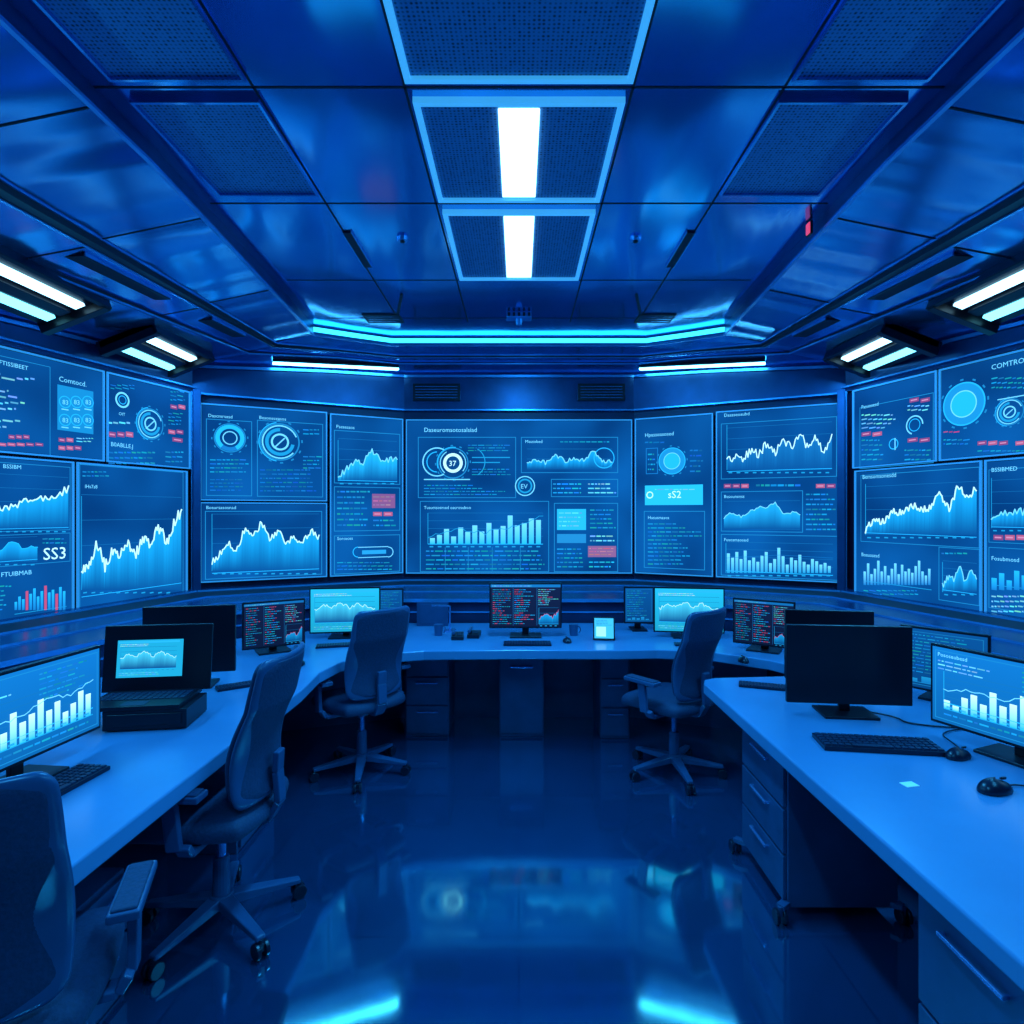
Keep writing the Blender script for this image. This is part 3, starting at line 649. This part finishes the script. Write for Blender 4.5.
def keyboard(x,y,rz,w=.44):
    global kb
    if kb is None:
        b=MB('mouse','key'); b.box((0,0,.009),(.45,.15,.016))
        for r in range(5):
            for c2 in range(17):
                if r==0 and 4<=c2<=9: continue
                b.box((-.208+c2*.026,-.054+r*.027,.02),(.022,.022,.008),1,taper=.85)
        b.box((-.208+6.5*.026,-.054,.02),(.15,.022,.008),1)
        kb=b.build('keyboard',loc=(x,y,.7505),rz=math.radians(rz)); o=kb
    else: o=mkobj('keyboard',kb.data,None,0,0,(x,y,.7505),math.radians(rz))
    o.scale=(w/.45,)*3
    return o
keyboard(1.45,2.43,-8,.45); keyboard(1.34,3.25,-20,.28); keyboard(-1.50,3.28,35,.28); keyboard(-1.59,2.03,84,.38); keyboard(.06,4.30,0,.34); keyboard(-1.28,4.25,15,.30); keyboard(1.24,4.27,-8,.26)
mo=None
def mouse(x,y,rz,k=1):
    global mo
    if mo is None:
        b=MB('mouse'); nu,nv=14,8; vs=[];fs=[]
        for j in range(nv+1):
            for i in range(nu):
                a=2*math.pi*i/nu; ph=j/nv*math.pi/2; r=math.cos(ph)
                vs.append((.031*math.cos(a)*r*(1-.12*math.sin(a)),.056*math.sin(a)*r,.034*math.sin(ph)*(1-.15*math.sin(a))+.002))
        for j in range(nv):
            for i in range(nu): fs.append((j*nu+i,j*nu+(i+1)%nu,(j+1)*nu+(i+1)%nu,(j+1)*nu+i))
        fs.append(tuple(range(nu-1,-1,-1))); b.add(vs,fs); b.box((0,.028,.034),(.006,.018,.006))
        mo=b.build('computer_mouse',smooth=True,loc=(x,y,.7505),rz=math.radians(rz)); o=mo
    else: o=mkobj('computer_mouse',mo.data,None,0,0,(x,y,.7505),math.radians(rz))
    o.scale=(k,)*3
mouse(1.70,2.32,-70,1.05); mouse(1.62,2.04,-75,1.2); mouse(1.42,3.8,0); mouse(.35,4.38,10); mouse(-1.36,3.72,0)
def cable(name,pts,r=.004):
    cu=bpy.data.curves.new(name,'CURVE'); cu.dimensions='3D'; cu.bevel_depth=r; sp=cu.splines.new('NURBS'); sp.points.add(len(pts)-1)
    for p,q in zip(sp.points,pts): p.co=(*q,1)
    sp.use_endpoint_u=True; sp.order_u=3; cu.materials.append(M['mouse']); o=bpy.data.objects.new(name,cu); S.collection.objects.link(o)
cable('mouse_cable',[(1.67,2.06,.757),(1.74,2.1,.756),(1.8,1.97,.756),(1.95,1.9,.756)],.003); cable('mouse_cable',[(1.74,2.34,.757),(1.77,2.42,.756),(1.8,2.6,.756),(2.0,2.62,.756)],.003)
cable('monitor_cable',[(1.60,2.85,.76),(1.75,2.78,.756),(1.72,2.66,.756),(1.95,2.62,.756)])
b=MB('paper'); b.box((0,0,.001),(.05,.035,.002)); b.build('sticky_note',loc=(1.36,2.09,.7505),rz=.2)
e=empty('tablet',(.63,4.45,.7505),math.radians(-6)); b=MB('black'); b.box((0,0,.085),(.16,.01,.17),0,RX(-.3)); b.box((0,.05,.045),(.05,.01,.11),0,RX(.5)); b.build('body',e,bevel=.003)
cv=Canvas((-.07,-.005,.155),(1,0,0),(0,math.sin(.3),math.cos(.3)),(0,-math.cos(.3),math.sin(.3)),lambda X,Y:(X*.0014,-Y*.0014),lambda X,Y,r:r*.0014)
cv.O=Vector((-.07,.018,.158)); cv.rect(0,0,100,105,(.04,.45,.8),0); cv.rect(10,45,60,95,(.3,.85,1),1); cv.greek(10,8,90,40,4,7,(.02,.2,.4),.6,cw=8); cv.build('display',e)
for x,y,rz in ((-.46,4.5,5),(-.34,4.56,-5)):
    e=empty('desk_phone',(x,y,.7505),math.radians(rz)); b=MB('black','key','cpl'); b.box((0,0,.02),(.09,.12,.03),0,RX(.12)); b.cyl((-.032,-.05,.05),(-.032,.055,.062),.012,n=12,mi=2)
    for i in range(3):
        for j in range(4): b.box((.0+i*.014,-.04+j*.016,.038+j*.002),(.01,.01,.004),1)
    b.build('body',e,bevel=.003)
for x,y in ((-.62,4.62),(.42,4.62)):
    b=MB('cpl')
    b.cyl((0,0,0),(0,0,.085),.03,.036,20); b.cyl((0,0,.085),(0,0,.0855),.031,.031,20)
    for k in range(6):
        a0=-1.3+k*.52; a1=a0+.52; b.cyl((.034+.02*math.cos(a0),0,.045+.025*math.sin(a0)),(.034+.02*math.cos(a1),0,.045+.025*math.sin(a1)),.004,n=8)
    b.build('coffee_mug',loc=(x,y,.7505),bevel=.002)
b=MB('cab','trim'); b.box((0,0,.1),(.26,.02,.2)); b.box((0,-.011,.1),(.22,.004,.16),0); b.build('desk_divider_panel',loc=(-.72,5.0,.7505),bevel=.003)
b=MB('handle'); b.cyl((0,0,0),(0,0,.01),.05,n=20); b.cyl((0,0,0),(0,0,.2),.006,n=10); b.beam((0,0,.2),(-.14,-.04,.21),.02,.012); b.build('desk_lamp',loc=(-.55,4.78,.7505))

# ------------------------------------------------------------------ lights
def area(name,loc,rot,sx,sy,col,p):
    l=bpy.data.lights.new(name,'AREA'); l.shape='RECTANGLE'; l.size=sx; l.size_y=sy; l.color=col; l.energy=p
    o=bpy.data.objects.new(name,l); o.location=loc; o.rotation_euler=rot; S.collection.objects.link(o); return o
BL=(.03,.43,1.0)
for y,L in ((2.68,.62),(3.63,.8),(-.1,.6)): area('ceiling_lamp',(0,y,3.27),(0,0,0),.16,L,BL,44)  # last lamp belongs to the unseen panel, added to light the room
for sx in (-1,1):
    for y,L in ((3.1,1.1),(4.6,.75),(1.3,1.2)): area('soffit_lamp',(sx*2.70,y,2.86),(0,sx*math.radians(25),0),.2,L,BL,25)  # last lamp of each side is unseen, added near the camera
w=bpy.data.worlds.new('w'); S.world=w; w.use_nodes=True; w.node_tree.nodes['Background'].inputs[0].default_value=(.005,.03,.12,1); w.node_tree.nodes['Background'].inputs[1].default_value=.3
# ------------------------------------------------------------------ camera
cd=bpy.data.cameras.new('camera'); cd.lens=36*600/1024; cd.sensor_width=36; cd.shift_x=-7/1024; cd.clip_start=.05
co=bpy.data.objects.new('camera',cd); co.location=(0,0,CH); co.rotation_euler=(math.pi/2,0,0); S.collection.objects.link(co); S.camera=co
